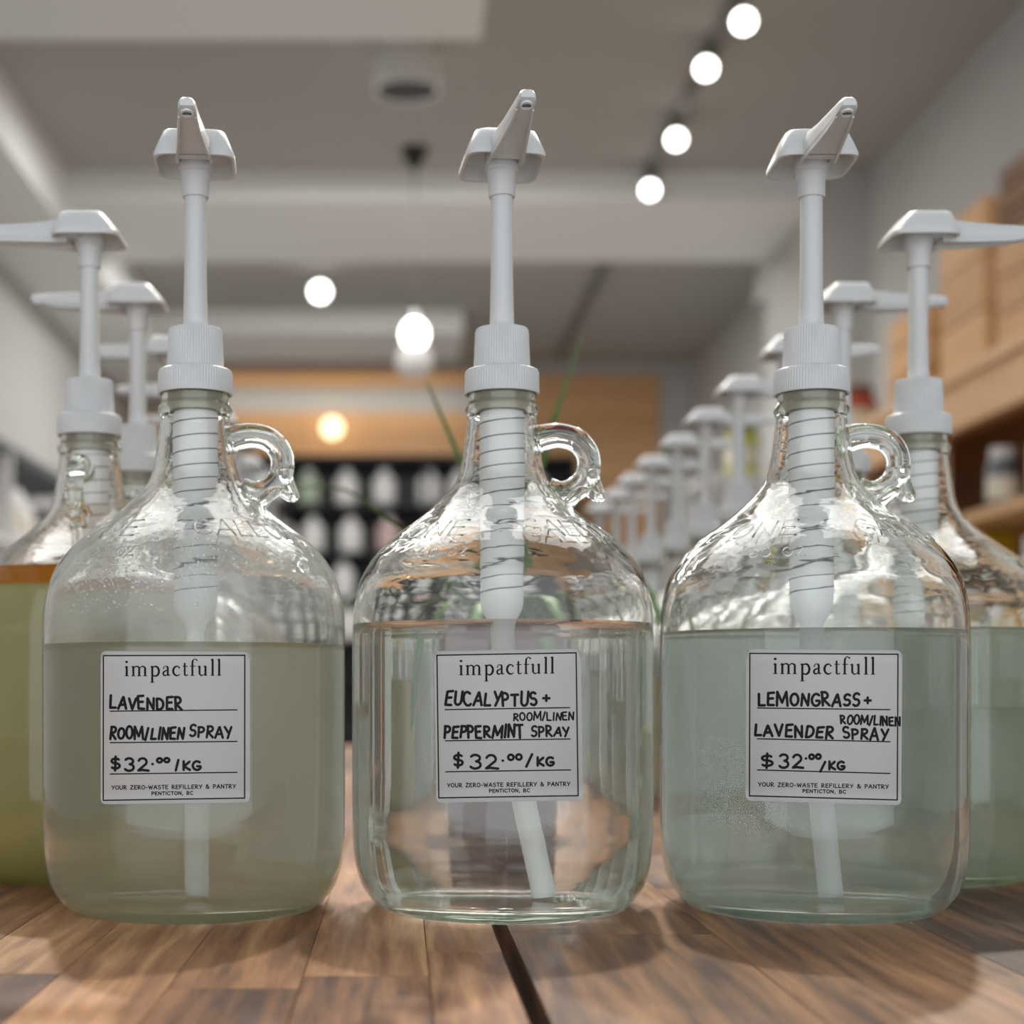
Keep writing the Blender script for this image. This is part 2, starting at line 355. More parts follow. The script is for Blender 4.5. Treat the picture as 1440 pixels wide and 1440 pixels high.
# ------------------------------------------------------------------ rear black shelving with white bottles
def bottle_prof(r, h, neck=0.35):
    return [(0, 0), (r * .92, 0), (r, h * .04), (r, h * .62), (r * .93, h * .72), (r * .6, h * .82), (r * neck, h * .86), (r * neck, h * .90)]
SY = 10.85
zs = [CZ + (960 - py) * SY / 2160 for py in (1030, 954, 900, 841, 776, 709)]
sh = empty('shelving_unit', (-0.30, SY, 0))
sx0, sx1 = -1.55, 1.55
MB().box(sx0, 0.28, 0, sx1, 0.30, CZ + 1.62).build('back_panel', M['blackshelf'], sh, False)
for z in zs + [CZ + 1.60]:
    MB().box(sx0, -0.02, z - 0.02, sx1, 0.28, z).build('shelf', M['blackshelf'], sh, False)
for x in (sx0, -0.5, 0.5, sx1):
    MB().box(x - 0.012, -0.02, 0, x + 0.012, 0.28, CZ + 1.60).build('upright', M['blackshelf'], sh, False)
tag(sh, 'tall black shelving at the back of the shop full of white bottles', 'shelf')
bt = empty('refill_bottle', (0, 0, -5))
MB().lathe(bottle_prof(0.085, 0.29) + [(0, 0.26)], 20).build('bottle_body', M['white'], bt)
MB().lathe([(0, 0.25), (0.036, 0.25), (0.036, 0.285), (0, 0.285)], 16).build('bottle_cap', M['white'], bt, auto=40)
MB().tube([(0.0, 0, 0.2), (0.0, -0.03, 0.24)], 0.01, 8).build('handle', M['white'], bt)
cols = {'white': M['white'], 'pink': M['pink'], 'sage': M['sage'], 'cream': M['cream'], 'slate': M['slate']}
body = {}
for ch in bt.children:
    if ch.name.startswith('bottle_body'):
        for c_ in ('white', 'pink', 'sage'):
            body[c_] = ch.data.copy(); body[c_].materials[0] = cols[c_]
ORD = ['leftmost', 'second', 'third', 'fourth', 'fifth', 'sixth', 'seventh', 'eighth', 'ninth', 'tenth', 'eleventh']
rows = [(709, 'top shelf'), (776, 'second shelf'), (841, 'third shelf'), (900, 'fourth shelf')]
firstb = True
for ri, (py, nm) in enumerate(rows):
    z = CZ + (960 - py) * SY / 2160
    for k in range(11):
        if ri == 1 and k == 9: continue
        x = -0.30 - 1.42 + 0.27 * k + (0.0, 0.03, -0.02, 0.02)[ri] + 0.0
        if min(abs(x + 0.30 - u) for u in (-0.5, 0.5)) < 0.10: x += 0.05
        o = bt if firstb else copy_tree(bt); firstb = False
        o.location = (x, SY + 0.11, z)
        s = (1, 1, 0.92, 1.05)[ri]; o.scale = (s, s, 0.90 if ri != 2 else 0.95)
        cname = 'white'
        if ri == 1 and k == 6: cname = 'pink'
        if ri == 0 and k < 5 and k % 2 == 0: cname = 'sage'
        for ch in o.children:
            if ch.name.startswith('bottle_body'): ch.data = body[cname]
        cn = {'white': 'white', 'pink': 'pinkish', 'sage': 'pale green'}[cname]
        tag(o, '%s blurred bottle, %s from the left on the %s of the black shelving' % (cn, ORD[k], nm), 'bottle', 'bottles on the %s of the black shelving' % nm)

# ------------------------------------------------------------------ right wooden shelving with goods
RX0, RX1 = 1.74, 2.18
ru = empty('shelving_unit', (0, 0, 0))
tag(ru, 'pine wall shelving along the right wall with a brown back', 'shelf')
boards = [(CZ + 0.98, 0.035), (CZ + 0.52, 0.03), (CZ + 0.12, 0.03), (CZ - 0.30, 0.03), (CZ - 0.75, 0.03)]
for z, t in boards: MB().box(RX0, 2.6, z - t, RX1, 7.1, z, 0.002).build('shelf', M['pine'], ru, False)
MB().box(RX0 + 0.02, 2.6, CZ + 0.80, RX0 + 0.045, 7.1, CZ + 0.945).build('fascia_board', M['pine'], ru, False)
for yy in (2.62, 3.75, 5.12, 5.95, 7.08): MB().box(RX0 + 0.02, yy - 0.02, 0, RX0 + 0.09, yy + 0.02, CZ + 0.945).build('upright', M['pine'], ru, False)
MB().box(RX1, 2.6, 0, RX1 + 0.015, 7.1, CZ + 0.945).build('back_panel', M['brown'], ru, False)
def crate(x0, y0, z, lx, ly, h, label, m=None):
    m = m or M['crate']
    r = empty('wooden_crate', (x0, y0, z)); t = 0.015; n = 3; hh = h / n
    MB().box(t, t, 0, lx - t, ly - t, t).build('bottom_panel', m, r, False)
    for k in range(n):
        z0, z1 = k * hh + 0.004, (k + 1) * hh - 0.004
        MB().box(0, 0, z0, t, ly, z1).build('slat', m, r, False); MB().box(lx - t, 0, z0, lx, ly, z1).build('slat', m, r, False)
        MB().box(t, 0, z0, lx - t, t, z1).build('slat', m, r, False); MB().box(t, ly - t, z0, lx - t, ly, z1).build('slat', m, r, False)
    for a, b in ((t, t), (lx - t - .02, t), (t, ly - t - .02), (lx - t - .02, ly - t - .02)):
        MB().box(a, b, 0.002, a + .02, b + .02, h - .002).build('corner_post', m, r, False)
    return tag(r, label, 'crate')
crate(1.80, 4.72, CZ + 0.98, 0.34, 0.38, 0.52, 'pale wooden crate standing tallest on top of the right shelving')
crate(1.80, 5.22, CZ + 0.98, 0.34, 0.42, 0.33, 'lower pale wooden crate behind the tallest crate on the right shelving')
crate(1.80, 4.16, CZ + 0.98, 0.34, 0.46, 0.34, 'pale wooden crate at the right edge with a brown crate stacked on it')
crate(1.80, 4.18, CZ + 1.321, 0.34, 0.42, 0.21, 'brown wooden crate stacked on a pale one at the right edge', M['brown'])
def box_pack(x, y, z, lx, ly, h, m, m2, label, grp=None):
    r = empty('carton', (x, y, z)); MB().box(0, 0, 0, lx, ly, h, 0.004).build('carton_body', m, r, False)
    MB().box(-0.001, ly * .15, h * .25, 0.0, ly * .85, h * .7).build('face_panel', m2, r, False)
    MB().box(lx * .1, ly * .45, h, lx * .9, ly * .55, h + 0.001).build('tape', m2, r, False)
    return tag(r, label, 'box', grp)
def jar(x, y, z, rad, h, m, m2, label, grp=None, name='jar'):
    r = empty(name, (x, y, z))
    MB().lathe([(0, 0), (rad * .95, 0), (rad, h * .05), (rad, h * .72), (rad * .78, h * .82), (rad * .72, h * .84), (0, h * .84)], 24).build('jar_body', m, r, auto=50)
    MB().lathe([(0, h * .84), (rad * .78, h * .84), (rad * .78, h), (0, h)], 24).build('lid', m2, r, auto=40)
    MB().lathe([(rad * 1.005, h * .2), (rad * 1.012, h * .2), (rad * 1.012, h * .55), (rad * 1.005, h * .55)], 24).build('jar_label', M['cream'], r, auto=40)
    return tag(r, label, 'jar', grp)
z1, z2, z3 = CZ + 0.52, CZ + 0.12, CZ - 0.30
box_pack(1.765, 4.87, z1 - 0.40, 0.2, 0.12, 0.36, M['yellow'], M['yellow'], 'tall yellow packet beside the pale upright of the right shelving')
jar(1.86, 4.72, z1, 0.05, 0.20, M['slate'], M['white'], 'grey jar in the dark bay under the crates')
jar(1.84, 4.50, z2, 0.06, 0.20, M['teal'], M['dark'], 'dark teal jar right of the yellow packet')
jar(1.86, 4.36, z1, 0.065, 0.22, M['cream'], M['white'], 'cream jar at the right edge on the upper shelf')
jar(1.86, 4.42, z2 + 0.0, 0.0001 + 0.07, 0.30, M['white'], M['white'], 'tall white jar at the right edge above the last jug')
box_pack(1.78, 4.02, z2, 0.2, 0.22, 0.24, M['amberpack'], M['cream'], 'amber carton at the right edge between white jars')
jar(1.84, 3.90, z2, 0.07, 0.26, M['white'], M['cream'], 'white jar nearest the right edge on the middle shelf')
jar(1.84, 4.68, z2, 0.05, 0.16, M['cream'], M['rust'], 'cream jar with rust lid behind the teal jar')
for k, (yy, m1, m2, lb) in enumerate([(4.1, 'white', 'cream', 'white tub'), (4.35, 'cream', 'white', 'cream tub'), (4.6, 'white', 'slate', 'white tub with grey lid'), (4.9, 'sage', 'white', 'pale green tub')]):
    jar(1.85, yy, z3, 0.08, 0.26, M[m1], M[m2], lb + ' on the lower right shelf seen over the last jug')
jar(1.86, 6.25, CZ + 0.98, 0.09, 0.22, M['red'], M['rust'], 'round orange-red jar behind the second right pump')
jar(1.86, 6.55, CZ + 0.98, 0.08, 0.18, M['rust'], M['rust'], 'brown jar on top of the shelving beside the orange-red jar')
jar(1.84, 6.2, z1, 0.11, 0.26, M['white'], M['white'], 'white canister under the orange-red jar')
jar(1.84, 6.55, z1, 0.08, 0.20, M['navy'], M['navy'], 'navy jar between the last jugs and the right pump')
jar(1.86, 5.75, z1, 0.08, 0.24, M['cream'], M['slate'], 'cream jar left of the yellow packet')
jar(1.84, 5.6, z2, 0.09, 0.26, M['pink'], M['white'], 'pale pink tub left of the yellow packet')
# far goods near the pilaster (low display with dark and yellow-green packets)
ds = empty('display_stand', (1.94, 8.75, 0))
MB().box(-0.25, -0.3, CZ + 1.12, 0.25, 0.3, CZ + 1.15).build('shelf', M['white'], ds, False)
MB().box(-0.25, -0.3, 0, 0.25, 0.3, 0.1).build('plinth', M['white'], ds, False)
for a, b in ((-.24, -.29), (.22, -.29), (-.24, .27), (.22, .27)): MB().box(a, b, 0.1, a + .02, b + .02, CZ + 1.12).build('upright', M['white'], ds, False)
tag(ds, 'tall white display stand by the far right wall', 'stand')
jar(1.93, 8.60, CZ + 1.15, 0.09, 0.30, M['lime'], M['dark'], 'yellow-green jar with dark lid on the far white display stand', name='jar')
ds['label'] = 'tall white display stand against the far end of the right wall'

# ------------------------------------------------------------------ left shelving
lu = empty('shelving_unit', (0, 0, 0)); LX0, LX1 = -2.0, -1.66
tag(lu, 'grey and white shelving along the left wall behind the amber jug', 'shelf')
for z in (CZ + 1.02, CZ + 0.62, CZ + 0.24, CZ - 0.14, CZ - 0.55): MB().box(LX0, 3.4, z - 0.035, LX1, 8.4, z).build('shelf', M['slate'] if z > CZ + 1 else M['white'], lu, False)
for yy in (3.42, 5.0, 6.6, 8.38): MB().box(LX0, yy - 0.015, 0, LX1, yy + 0.015, CZ + 0.985).build('divider_panel', M['white'], lu, False)
lk = 0
NTH = ['nearest', 'second', 'third', 'fourth', 'fifth', 'sixth', 'seventh', 'eighth', 'ninth', 'tenth', 'eleventh', 'twelfth', 'thirteenth', 'fourteenth', 'fifteenth', 'sixteenth', 'seventeenth']
for z, nm in ((CZ + 0.62, 'upper'), (CZ + 0.24, 'middle'), (CZ - 0.14, 'lower')):
    for k in range(17):
        yy = 4.3 + k * 0.235 + 0.03 * ((k * 7) % 3)
        if min(abs(yy - u) for u in (5.0, 6.6)) < 0.12: continue
        m1, m2 = [('dark', 'dark'), ('white', 'white'), ('slate', 'white'), ('white', 'dark'), ('dark', 'white')][(k * 3 + lk) % 5]
        jar(-1.76, yy, z, 0.07, 0.22 + 0.04 * ((k + lk) % 3), M[m1], M[m2], '%s jar with %s lid, %s from the front on the %s left shelf' % ({'slate': 'grey'}.get(m1, m1), m2, NTH[k], nm), 'jars on the %s left shelf' % nm)
    lk += 1
jar(-1.82, 5.55, CZ + 1.02, 0.13, 0.34, M['white'], M['white'], 'large white canister on top of the left shelving')

# ------------------------------------------------------------------ table
tb = empty('display_table', (0.1, 1.55, 0)); ox, oy = 0.1, 1.55
tag(tb, 'slatted acacia wood table with a dark gap under the middle jug', 'table')
Y0, Y1 = 0.36, 2.85
def staves(x0, x1, wd, m, lens, seed, name='stave'):
    rd = random.Random(seed); x = x0; i = 0
    while x < x1 - 1e-4:
        xe = min(x + wd * rd.uniform(0.9, 1.1), x1)
        if x1 - xe < wd * 0.4: xe = x1
        y = Y0 - 0.0; first = True
        while y < Y1 - 1e-4:
            ln = rd.uniform(*lens) * (rd.uniform(0.3, 1) if first else 1); first = False
            ye = min(y + ln, Y1)
            if Y1 - ye < 0.08: ye = Y1
            g = 0.00012
            MB().box(x + g - ox, y + g - oy, T - 0.028, xe - g - ox, ye - g - oy, T, 0.00025).build(name, m, tb, False)
            y = ye
        x = xe; i += 1
staves(-0.70, 0.0450, 0.046, M['stave'], (0.26, 0.46), 5)
staves(0.0523, 0.92, 0.095, M['stave2'], (0.7, 1.2), 9)
for yy in (0.50, 1.55, 2.6): MB().box(-0.78, yy - 0.03 - oy, T - 0.075, 0.80, yy + 0.03 - oy, T - 0.0285).build('batten', M['brown'], tb, False)
for sx in (-0.68, 0.83):
    MB().box(sx - ox, Y0 + 0.06 - oy, T - 0.12, sx + 0.025 - ox, Y1 - 0.06 - oy, T - 0.0285).build('apron', M['brown'], tb, False)
    for yy in (Y0 + 0.05, Y1 - 0.12): MB().box(sx - 0.02 - ox, yy - oy, 0, sx + 0.05 - ox, yy + 0.07 - oy, T - 0.0285).build('leg', M['brown'], tb, False)
MB().lathe([(0, 0), (0.0035, 0), (0.0035, 0.002), (0, 0.003)], 16, (0.0486 - ox, 0.535 - oy, T - 0.0285)).build('screw', M['spring'], tb)

# ------------------------------------------------------------------ the jug
OUT = [(0.0, 0.0035), (0.040, 0.0035), (0.054, 0.0022), (0.058, 0.0003), (0.0605, 0.0), (0.0640, 0.0012), (0.0680, 0.0048), (0.0728, 0.0115), (0.0762, 0.0220), (0.0776, 0.0350), (0.0779, 0.0500),
       (0.0779, 0.100), (0.0779, 0.140), (0.0772, 0.1550), (0.0742, 0.1685), (0.0700, 0.1770), (0.0640, 0.1850), (0.0560, 0.1925), (0.0470, 0.1990), (0.0385, 0.2055), (0.0305, 0.2130), (0.0247, 0.2200), (0.0214, 0.2290), (0.0193, 0.2430), (0.0178, 0.2545)]
outp = crom(OUT, 4)
outp = [p for p in outp]
bead = [(0.0186, 0.2562), (0.0193, 0.2580), (0.0190, 0.2600), (0.0176, 0.2612), (0.0172, 0.2640), (0.0172, 0.2760), (0.0165, 0.2768)]
def R_at(z):
    for (r0, z0), (r1, z1) in zip(outp[8:], outp[9:]):
        if z0 <= z <= z1 and z1 > z0: return r0 + (r1 - r0) * (z - z0) / (z1 - z0)
    return 0.0779
INN = [(0.0, 0.0085), (0.048, 0.0085), (0.060, 0.0100), (0.0680, 0.0150), (0.0728, 0.0240), (0.0745, 0.0380), (0.0749, 0.0520), (0.0749, 0.100), (0.0749, 0.1400), (0.0742, 0.1540), (0.0713, 0.1665), (0.0672, 0.1742),
       (0.0613, 0.1818), (0.0535, 0.1888), (0.0447, 0.1951), (0.0358, 0.2018), (0.0276, 0.2098), (0.0216, 0.2180), (0.0182, 0.2280), (0.0161, 0.2430), (0.0148, 0.2560), (0.0145, 0.2768)]
innp = crom(INN, 4)
glass_prof = outp + bead + [(0.0155, 0.2772)] + list(reversed(innp))
def Rin(z):
    for (r0, z0), (r1, z1) in zip(innp[4:], innp[5:]):
        if z0 <= z <= z1 and z1 > z0: return r0 + (r1 - r0) * (z - z0) / (z1 - z0)
    return 0.0749

def liquid_mesh(z0, z1):
    lo = [(0.0, 0.0083)] if z0 is None else [(0.0, z0), (Rin(z0) + 0.0005, z0)]
    e = 0.0005
    pr = [(r + e, z - 0.0002) for r, z in innp if r > 0.001 and z < z1 - 0.0012 and (z0 is None or z > z0 + 0.001)]
    ri = Rin(z1)
    return MB().lathe(lo + pr + [(ri + e, z1 + 0.0010), (ri - 0.0006, z1 + 0.0008), (ri - 0.0022, z1 + 0.0001), (ri - 0.005, z1), (ri * 0.5, z1), (0, z1)], 96)

def superel(a, b, n, p, z, cx=0.0, cy=0.0):
    out = []
    for k in range(n):
        t = 2 * PI * k / n; c, s_ = math.cos(t), math.sin(t)
        out.append((cx + a * math.copysign(abs(c) ** (2 / p), c), cy + b * math.copysign(abs(s_) ** (2 / p), s_), z))
    return out

def make_pump_head(parent):
    """actuator, spout toward local -y; base plane of the paddle at z = 0.3858"""
    h = MB(); z = 0.3850; n = 48
    # chamfered paddle: rounded bottom outline, smaller flat top; open tray underneath
    r0 = superel(0.0207, 0.0205, n, 6, z); r1 = superel(0.0209, 0.0206, n, 6, z + 0.0022)
    r2 = superel(0.0184, 0.0170, n, 6, z + 0.0085, 0, -0.0014); r3 = superel(0.0160, 0.0134, n, 6, z + 0.0140, 0, -0.0026); r4 = superel(0.0151, 0.0124, n, 6, z + 0.0147, 0, -0.0026)
    i0 = superel(0.0194, 0.0192, n, 5, z); i1 = superel(0.0178, 0.0170, n, 5, z + 0.0075, 0, -0.0008); i2 = superel(0.0140, 0.0118, n, 5, z + 0.0122, 0, -0.0022)
    rings = [i2, i1, i0, r0, r1, r2, r3, r4]
    h.loft(rings)
    o = h.build('pump_head', M['plastic'], parent, auto=32)
    # ribs and boss under the paddle
    b = MB()
    b.lathe([(0, 0.3690), (0.0066, 0.3690), (0.0070, 0.3700), (0.0070, 0.3775), (0.0078, 0.3800), (0.0078, 0.3815), (0.0083, 0.3818), (0.0083, 0.3835), (0.0088, 0.3838), (0.0088, 0.3975), (0, 0.3975)], 32)
    b.build('collar', M['plastic'], o, auto=35)
    rb = MB()
    for x in (-0.0084, -0.0028, 0.0028, 0.0084): rb.box(x - 0.0005, -0.0165, z + 0.0008, x + 0.0005, -0.004, z + 0.0115)
    tag(rb.build('underside_ribs', M['plastic'], o, False), kind='stuff')
    # spout: tapered open channel with closed tip
    s = MB()
    def ring(y, w, zb, zt, inset=0.0):
        w -= inset
        return [(-w, y, zb), (w, y, zb), (w, y, zb + (zt - zb) * .55), (w * .72, y, zt - 0.0006), (w * .4, y, zt), (-w * .4, y, zt), (-w * .72, y, zt - 0.0006), (-w, y, zb + (zt - zb) * .55)]
    ys = [(-0.0120, 0.0094, 0.0000, 0.0135), (-0.0200, 0.0088, 0.0000, 0.0122), (-0.0350, 0.0072, 0.0006, 0.0108), (-0.0550, 0.0055, 0.0016, 0.0098), (-0.0665, 0.0046, 0.0022, 0.0092), (-0.0735, 0.0041, 0.0030, 0.0086), (-0.0752, 0.0031, 0.0042, 0.0078)]
    s.loft([ring(y, w_, z + zb, z + zt) for y, w_, zb, zt in ys])
    sp = s.build('spout', M['plastic'], o, auto=32)
    g = MB()     # the two thin edges of the channel, standing below the spout floor
    for sx in (-1, 1):
        rr = []
        for y, w_, zb, zt in ys[:5]:
            a, c = sx * (w_ + 0.0), sx * (w_ - 0.0011)
            lo, hi = z + zb - 0.0022 * (1 if y > -0.06 else 0.4), z + zb + 0.0005
            rr.append([(a, y, lo), (a, y, hi), (c, y, hi), (c, y, lo)])
        g.loft(rr)
    g.build('channel_edge', M['plastic'], sp, auto=30)
    t = MB().tube([(0, -0.0705, z + 0.0040), (0, -0.0712, z + 0.0016)], [0.0031, 0.0029], 20)
    t.build('nozzle', M['milky'], sp, auto=40)
    MB().lathe([(0, 0), (0.0023, 0), (0.0023, 0.0002), (0, 0.0002)], 16, (0, -0.0712, z + 0.00135)).build('nozzle_hole', M['slate'], sp)
    return o

def make_cap(parent):
    c = MB(); n = 132
    # upper skirt, ribbed
    c.lathe([(0.0150, 0.2790), (0.0150, 0.2796), (0.01475, 0.2806), (0.0140, 0.2985), (0.0138, 0.2997), (0.0132, 0.3006), (0.0070, 0.3010), (0.0066, 0.3005), (0.0066, 0.2985), (0, 0.2985)], n, rib=(2, 4, 0.00042))
    o = c.build('closure', M['plastic'], parent, auto=28)
    d = MB()
    d.lathe([(0.0176, 0.2676), (0.0180, 0.2664), (0.0192, 0.2664), (0.0195, 0.2672), (0.0193, 0.2772), (0.0188, 0.2786), (0.0176, 0.2793), (0.0145, 0.2795)], 160, rib=(3, 6, 0.00036))
    d.build('screw_ring', M['plastic'], o, auto=28)
    return o

HP = [(0.0165, 0.2425), (0.0225, 0.2445), (0.0300, 0.2453), (0.0385, 0.2430), (0.0440, 0.2370), (0.0454, 0.2300), (0.0432, 0.2225), (0.0375, 0.2170), (0.0305, 0.2148), (0.0240, 0.2165)]
def make_handle(parent, m):
    h = MB()
    path = crom([(x, 0, z) for x, z in HP], 6); k = len(path)
    h.tube(path, [0.0054 + 0.0010 * (abs(i / k - 0.5) * 2) ** 2 for i in range(k)], 20, True, 1.15)
    o = h.build('handle', m, parent)
    t = MB(); path = crom([(0.0462, 0, 0.2290), (0.0475, 0, 0.2230), (0.0500, 0, 0.2170), (0.0516, 0, 0.2135), (0.0490, 0, 0.2135), (0.0450, 0, 0.2160), (0.0400, 0, 0.2155), (0.0360, 0, 0.2115), (0.0330, 0, 0.2085)], 5)
    k = len(path); t.tube(path, [0.0042 - 0.0016 * math.sin(PI * i / (k - 1)) for i in range(k)], 16, True, 1.3)
    t.build('finger_rest', m, o)
    return o

# stroke letters: unit height, list of (advance, [polylines])
def arc(cx, cy, rx, ry, a0, a1, n=9): return [(cx + rx * math.cos(math.radians(a0 + (a1 - a0) * k / n)), cy + ry * math.sin(math.radians(a0 + (a1 - a0) * k / n))) for k in range(n + 1)]
G = {
 'A': (0.78, [[(0, 0), (0.36, 1), (0.40, 1), (0.74, 0)], [(0.12, 0.34), (0.64, 0.36)]]),
 'B': (0.66, [[(0.04, 0), (0.04, 1)], [(0.04, 1)] + arc(0.28, 0.76, 0.24, 0.24, 90, -90) + [(0.04, 0.52)], [(0.04, 0.52)] + arc(0.30, 0.26, 0.28, 0.26, 90, -90) + [(0.04, 0)]]),
 'C': (0.68, [arc(0.40, 0.5, 0.38, 0.5, 50, 310, 14)]),
 'D': (0.72, [[(0.05, 0), (0.05, 1)], [(0.05, 1)] + arc(0.2, 0.5, 0.44, 0.5, 90, -90, 12) + [(0.05, 0)]]),
 'E': (0.62, [[(0.56, 1), (0.05, 0.96), (0.04, 0.02), (0.56, 0.0)], [(0.05, 0.52), (0.48, 0.54)]]),
 'F': (0.58, [[(0.56, 1), (0.05, 0.98), (0.05, 0)], [(0.05, 0.52), (0.46, 0.54)]]),
 'G': (0.76, [arc(0.40, 0.5, 0.38, 0.5, 50, 330, 14) + [(0.70, 0.42), (0.42, 0.42)]]),
 'I': (0.22, [[(0.1, 0), (0.1, 1)]]),
 'K': (0.66, [[(0.05, 0), (0.05, 1)], [(0.58, 0.95), (0.07, 0.42), (0.62, 0.0)]]),
 'L': (0.58, [[(0.05, 1), (0.03, 0.02), (0.54, 0.03)]]),
 'M': (1.00, [[(0.02, 0), (0.08, 1), (0.48, 0.22), (0.88, 1), (0.96, 0)]]),
 'N': (0.72, [[(0.04, 0), (0.06, 1), (0.62, 0.02), (0.64, 1)]]),
 'O': (0.74, [arc(0.36, 0.5, 0.34, 0.5, 100, 460, 18)]),
 'P': (0.62, [[(0.06, 0), (0.05, 1)], [(0.0, 0.97)] + arc(0.24, 0.73, 0.32, 0.26, 80, -90) + [(0.05, 0.46)]]),
 'R': (0.68, [[(0.06, 0), (0.05, 1)], [(0.0, 0.97)] + arc(0.24, 0.75, 0.30, 0.24, 80, -90) + [(0.08, 0.50), (0.64, 0.0)]]),
 'S': (0.62, [arc(0.31, 0.74, 0.26, 0.25, 40, 250, 10) + arc(0.29, 0.26, 0.28, 0.26, 80, -140, 10)]),
 'T': (0.64, [[(0.32, 0), (0.32, 1)], [(0.0, 0.98), (0.62, 1.0)]]),
 'U': (0.70, [[(0.04, 1), (0.05, 0.4)] + arc(0.34, 0.33, 0.29, 0.33, 190, 350, 9) + [(0.64, 1)]]),
 'V': (0.70, [[(0.0, 1), (0.34, 0), (0.66, 1)]]),
 'W': (0.98, [[(0.0, 1), (0.24, 0), (0.46, 0.8), (0.70, 0), (0.92, 1)]]),
 'Y': (0.68, [[(0.0, 1), (0.33, 0.48)], [(0.64, 1), (0.24, 0)]]),
 'Z': (0.66, [[(0.03, 1), (0.58, 1), (0.02, 0), (0.62, 0)]]),
 '/': (0.42, [[(0.0, -0.05), (0.36, 1.02)]]),
 '-': (0.42, [[(0.05, 0.42), (0.34, 0.42)]]),
 '+': (0.62, [[(0.06, 0.5), (0.58, 0.5)], [(0.32, 0.22), (0.32, 0.8)]]),
 ',': (0.26, [[(0.12, 0.06), (0.06, -0.2)]]),
 '.': (0.22, [[(0.08, 0.08), (0.12, 0.08)]]),
 '&': (0.82, [[(0.76, 0.5), (0.50, 0.05), (0.22, 0.0), (0.04, 0.2), (0.12, 0.45), (0.46, 0.72), (0.44, 0.94), (0.28, 1.0), (0.16, 0.86), (0.24, 0.62), (0.72, 0.0)]]),
 '$': (0.72, [arc(0.34, 0.70, 0.28, 0.20, 40, 250, 10) + arc(0.32, 0.28, 0.30, 0.22, 80, -140, 10), [(0.34, 1.08), (0.30, -0.12)]]),
 '0': (0.74, [arc(0.36, 0.5, 0.32, 0.5, 100, 460, 18)]),
 '2': (0.78, [arc(0.34, 0.70, 0.28, 0.30, 160, -30, 9) + [(0.05, 0.02), (0.30, 0.06), (0.76, 0.0)]]),
 '3': (0.70, [arc(0.30, 0.76, 0.28, 0.24, 150, -80, 9) + arc(0.30, 0.26, 0.32, 0.27, 80, -150, 10)]),
 '8': (0.66, [arc(0.32, 0.76, 0.24, 0.24, -90, 270, 12), arc(0.32, 0.26, 0.30, 0.26, 90, 450, 12)]),
 '4': (0.7, [[(0.5, 0), (0.5, 1), (0.02, 0.3), (0.64, 0.3)]]),
 ' ': (0.45, []),
}
# serif lower case: (advance, [(points, widths)]) with x-height 1
def stem(x, y0, y1, w=0.15): return ([(x, y0), (x, y1)], [w, w])
def foot(x, y, w=0.21): return ([(x - w, y + 0.02), (x + w, y + 0.02)], [0.055, 0.055])
def flag(x, y): return ([(x - 0.20, y - 0.13), (x - 0.02, y - 0.02)], [0.05, 0.10])
def disc(x, y, r): return ([(x, y - r), (x, y - r * .7), (x, y), (x, y + r * .7), (x, y + r)], [r * .5, r * 1.5, r * 2, r * 1.5, r * .5])
def arch(x0, x1): return (crom([(x0 + 0.04, 0.74), (x0 + 0.2, 0.93), (x0 + 0.38, 0.97), (x1 - 0.03, 0.86), (x1, 0.66)], 4), None)
def wid(pts, w0, w1): n = len(pts); return (pts, [w0 + (w1 - w0) * math.sin(PI * min(1, k / (n - 1))) for k in range(n)])
def ar(x0, x1):
    p = arch(x0, x1)[0]; n = len(p); return (p, [0.05 + 0.10 * (k / (n - 1)) for k in range(n)])
